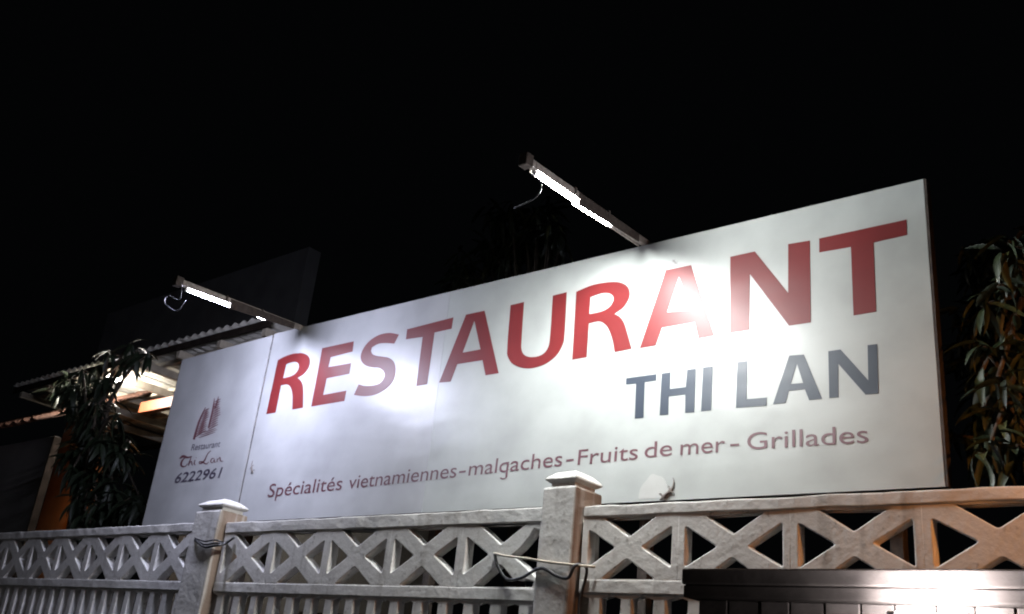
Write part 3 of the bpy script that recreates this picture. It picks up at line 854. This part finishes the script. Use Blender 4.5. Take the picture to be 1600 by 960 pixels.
box('fascia', (RX0 - 0.05, RY0 - 0.025, RZ0 - 0.03), (RX1 + 0.02, RY0 - 0.003, RZ0 + 0.05), 'dark_wood', house)
yb = RY0 + 0.75
box('tie_beam', (-11.4, yb - 0.05, RZ0 - 0.34), (RX1 + 0.1, yb + 0.05, RZ0 - 0.20), 'orange_beam', house)
for xx in (-10.3, -8.2):
    box('post', (xx - 0.05, yb - 0.049, 0), (xx + 0.05, yb + 0.049, RZ0 - 0.342), 'rafter', house)
box('wall', (-13.6, RY1 + 0.01, 0), (-7.6, RY1 + 0.2, RZ0 - 0.3), 'wall_grey', house)
box('door', (-10.0, RY1 - 0.03, 0), (-9.0, RY1 + 0.008, 2.2), 'dark_wood', house)
# upper storey, set back
ux = at(474, 430, 8.0).x
box('upper_wall', (ux - 6.5, 8.0, RZ0 + 0.15), (ux, 8.25, at(476, 388, 8.0).z), 'wall_upper', house)
vl = thing('veranda_lamp', (-11.15, 5.55, RZ0 - 0.25), 'glaring lamp under the veranda roof behind hanging leaves', 'lamp')
lp_ = at(172, 597, 5.15)
vl.location = (lp_.x, 5.15, lp_.z)
box('lamp_base', (lp_.x - 0.35, 5.12, lp_.z + 0.02), (lp_.x + 0.35, 5.18, lp_.z + 0.05), 'white_plastic', vl)
put('tube', tube_mesh([Vector((lp_.x - 0.3 + 0.2 * q, 5.15, lp_.z)) for q in range(4)], 0.016, 10), 'veranda_light', vl, smooth=True)
box('cord', (lp_.x - 0.004, 5.146, lp_.z + 0.05), (lp_.x + 0.004, 5.154, RZ0 + SL * 0.15 + 0.05), 'cable_dark', vl, 0)

# grey outbuilding with a tiled roof at the far left
outb = thing('outbuilding', (-14.5, 6.0, 0), 'dim grey outbuilding wall with a low tiled roof at the far left', 'outbuilding')
wx = at(62, 765, 5.0).x
wz = at(40, 690, 5.0).z
box('wall', (wx - 5.0, 5.0, 0), (wx, 5.06, wz), 'wall_grey', outb)
box('end_shade_strip', (wx + 0.001, 4.985, 0), (wx + 0.022, 5.075, wz - 0.01), 'dark_wood', outb)  # dark strip added as shade, covering the wall end that the veranda lamp brightens
nt_ = 0
for r_ in range(6):
    for q in range(22):
        x = wx + 0.25 - q * 0.26; y = 4.75 + r_ * 0.30; z = wz + 0.06 + r_ * 0.17
        if r_ == 0 and q == 0:
            bm = bmesh.new(); prof = [(-0.125, 0), (-0.09, 0.035), (-0.03, 0.05), (0.03, 0.02), (0.125, 0.0)]
            A = [bm.verts.new(Vector((a, -0.17, b_))) for a, b_ in prof]; B = [bm.verts.new(Vector((a, 0.17, b_ + 0.17))) for a, b_ in prof]
            A2 = [bm.verts.new(Vector((a, -0.17, b_ - 0.015))) for a, b_ in prof]; B2 = [bm.verts.new(Vector((a, 0.17, b_ + 0.155))) for a, b_ in prof]
            for i in range(4):
                bm.faces.new((A[i], A[i + 1], B[i + 1], B[i])); bm.faces.new((A2[i], B2[i], B2[i + 1], A2[i + 1])); bm.faces.new((A[i], A2[i], A2[i + 1], A[i + 1]))
            tile_me = from_bm(bm, 'roof_tile')
        share('roof_tile', tile_me, 'tile', outb, (x, y, z))
        nt_ += 1
# ochre wall glimpsed between the leaves, with its own lamp
ow = thing('ochre_wall', (-14.2, 6.3, 0), 'strip of ochre wall glowing orange between the dark leaves', 'wall')
oa, ob_ = at(60, 830, 6.3), at(150, 680, 6.3)
box('wall_face', (oa.x - 0.1, 6.3, 0), (ob_.x + 0.1, 6.5, ob_.z + 0.3), 'wall_orange', ow)
pl_ = thing('porch_lamp', (ob_.x + 0.35, 6.1, 3.3), 'orange porch lamp hidden by leaves at the ochre wall', 'lamp')
ellipsoid('bulb', (ob_.x + 0.35, 6.1, 3.4), (0.04, 0.04, 0.06), 'porch_light', pl_)
box('bracket', (ob_.x + 0.33, 6.1, 3.46), (ob_.x + 0.37, 6.5, 3.49), 'lamp_metal', pl_)

# ================================================================== trees
def leaf_geo(droop, fold, width=0.105, n=6):
    """one long pointed leaf along +X, unit length"""
    V, F = [], []
    for i in range(n + 1):
        t = i / n
        wd = width * (math.sin(math.pi * min(1, t * 0.97 + 0.03) ** 0.85)) ** 0.8 if 0 < t < 1 else 0.004
        x = t * (1 - 0.12 * droop * t); z = -droop * t * t
        V += [(x, -wd, z + fold * wd), (x, 0, z), (x, wd, z + fold * wd)]
    for i in range(n):
        a = 3 * i
        F += [(a, a + 3, a + 4, a + 1), (a + 1, a + 4, a + 5, a + 2)]
    return V, F
LEAF = []
for dr, fo in ((0.25, 0.5), (0.45, 0.35), (0.10, 0.7), (0.6, 0.5)):
    V, F = leaf_geo(dr, fo)
    for mt in ('leaf', 'leaf_b', 'leaf_c'):
        me = bpy.data.meshes.new('leaf'); me.from_pydata(V, [], F); me.materials.append(M[mt])
        for p in me.polygons: p.use_smooth = True
        LEAF.append((me, V, F, mt))
def leaf_matrix(rnd, p, az, el, roll, ln):
    return Matrix.Translation(p) @ Matrix.Rotation(az, 4, 'Z') @ Matrix.Rotation(-el, 4, 'Y') @ Matrix.Rotation(roll, 4, 'X') @ Matrix.Scale(ln, 4)
def whorl(rnd, c, n, ln):
    out = []
    a0 = rnd.uniform(0, 6.28)
    for k in range(n):
        az = a0 + k * 2.4 + rnd.uniform(-0.3, 0.3)
        el = rnd.uniform(-1.25, -0.15) if k < n * 0.75 else rnd.uniform(-0.2, 0.5)
        p = c + Vector((rnd.uniform(-.03, .03), rnd.uniform(-.03, .03), rnd.uniform(-.06, .04)))
        out.append(leaf_matrix(rnd, p, az, el, rnd.uniform(-0.5, 0.5), ln * rnd.uniform(0.7, 1.15)))
    return out
def merged_leaves(rnd, mats, name, mat, parent):
    V, F = [], []
    for mx in mats:
        _, v, f, _ = rnd.choice(LEAF)
        k = len(V)
        V += [mx @ Vector(q) for q in v]
        F += [tuple(i + k for i in ff) for ff in f]
    me = bpy.data.meshes.new(name); me.from_pydata([tuple(q) for q in V], [], F)
    o = put(name, me, mat, parent, smooth=True)
    o['kind'] = 'stuff'
    return o
def tree(name, base, top, fork, tips, back_tips, ln, label, seed, weights, per=7, group=None, mass='leaf_c'):
    """trunk and limbs that end in drooping whorls of long leaves"""
    rnd = random.Random(seed)
    t = thing(name, base, label, 'tree', group)
    base, top = Vector(base), Vector(top)
    tr = put('trunk', tube_mesh([base + (top - base) * q / 6 + Vector((rnd.uniform(-.03, .03), rnd.uniform(-.03, .03), 0)) * (0 < q < 6) for q in range(7)], [0.13 - 0.011 * q for q in range(7)], 9), 'bark', t, smooth=True)
    def limb(tip):
        s = base.lerp(top, rnd.uniform(fork, 1.0))
        mid = s.lerp(tip, 0.5) + Vector((0, 0, 0.12 + 0.1 * rnd.random()))
        put('limb', tube_mesh(spline([s, mid, tip], 4), [0.03 - 0.0026 * q for q in range(9)], 6), 'bark', tr, smooth=True)
    back = []
    for c in back_tips: back += whorl(rnd, Vector(c), per, ln)
    crown = merged_leaves(rnd, back, 'crown', mass, t)
    cw = wloc(crown)
    for c in tips:
        c = Vector(c); limb(c)
        for mx in whorl(rnd, c, per, ln):
            me = rnd.choices(LEAF, weights=[weights[('leaf', 'leaf_b', 'leaf_c').index(l[3])] for l in LEAF])[0][0]
            o = bpy.data.objects.new('leaf', me); COL.objects.link(o)
            o.parent = crown
            loc, rot, scl = mx.decompose()
            o.location = loc - cw; o.rotation_euler = rot.to_euler(); o.scale = scl
    for c in back_tips[:: 4]: limb(Vector(c))
    return t
rr = random.Random(11)
def cloud(pxs, ylo, yhi, n, jit):
    out = []
    for _ in range(n):
        u, v = rr.choice(pxs)
        out.append(at(u + rr.uniform(-jit, jit), v + rr.uniform(-jit, jit), rr.uniform(ylo, yhi)))
    return out
# leaning over the fence at the right
rp = [(1520, 500), (1560, 470), (1590, 430), (1530, 560), (1580, 540), (1515, 600), (1560, 610), (1530, 660), (1580, 660), (1510, 690), (1550, 710), (1590, 720), (1530, 735), (1600, 560), (1610, 640), (1575, 400)]
tips = [at(max(u, 1535), v - 22, 4.06 + 0.2 * rr.random()) for u, v in rp] + [at(u + rr.uniform(-20, 30), v - 20 + rr.uniform(-20, 20), 4.4 + 0.6 * rr.random()) for u, v in rp]
back = cloud([(1560, 420), (1600, 500), (1620, 600), (1640, 400), (1560, 620), (1600, 680), (1650, 520), (1530, 520)], 4.6, 5.4, 130, 45)
tree('mango_tree', (-0.55, 5.3, 0), (-0.75, 5.0, 4.0), 0.45, tips, back, 0.17, 'leafy tree with long drooping leaves right of the sign', 3, (4, 1, 3), 9)
# in front of the lit veranda at the left
lp = [(130, 590), (120, 640), (135, 690), (115, 740), (150, 640), (160, 700), (175, 760), (120, 790), (150, 800), (185, 660), (100, 600), (190, 720), (170, 560), (205, 545)]
tips = [at(u, v - 10, 4.5 + 0.3 * rr.random()) for u, v in lp] + [at(232, 552, 4.75), at(195, 565, 4.8), at(215, 548, 4.75), at(150, 572, 4.8)]
back = cloud([(110, 620), (150, 660), (140, 740), (120, 700), (165, 780), (185, 700), (150, 610), (200, 780), (140, 820), (215, 790)], 4.6, 4.95, 110, 22)
tree('garden_tree', (at(150, 830, 4.85).x, 4.85, 0), (at(150, 640, 4.8).x, 4.8, at(150, 640, 4.8).z), 0.5, tips, back, 0.27, 'dark leafy tree in silhouette against the lit veranda', 9, (0, 0, 1))
# barely lit crown above the middle of the sign
mp_ = [(730, 420), (760, 400), (800, 390), (840, 370), (820, 350), (780, 350), (860, 340), (800, 320), (750, 440), (850, 400), (880, 370), (840, 330)]
tips = [at(u, v, 5.6 + 1.0 * rr.random()) for u, v in mp_]
back = cloud(mp_, 5.6, 6.8, 60, 25)
tree('backyard_tree', (-5.4, 6.4, 0), (-5.4, 6.3, 4.6), 0.6, tips, back, 0.24, 'barely lit tree crown rising behind the middle of the sign', 21, (3, 3, 2))
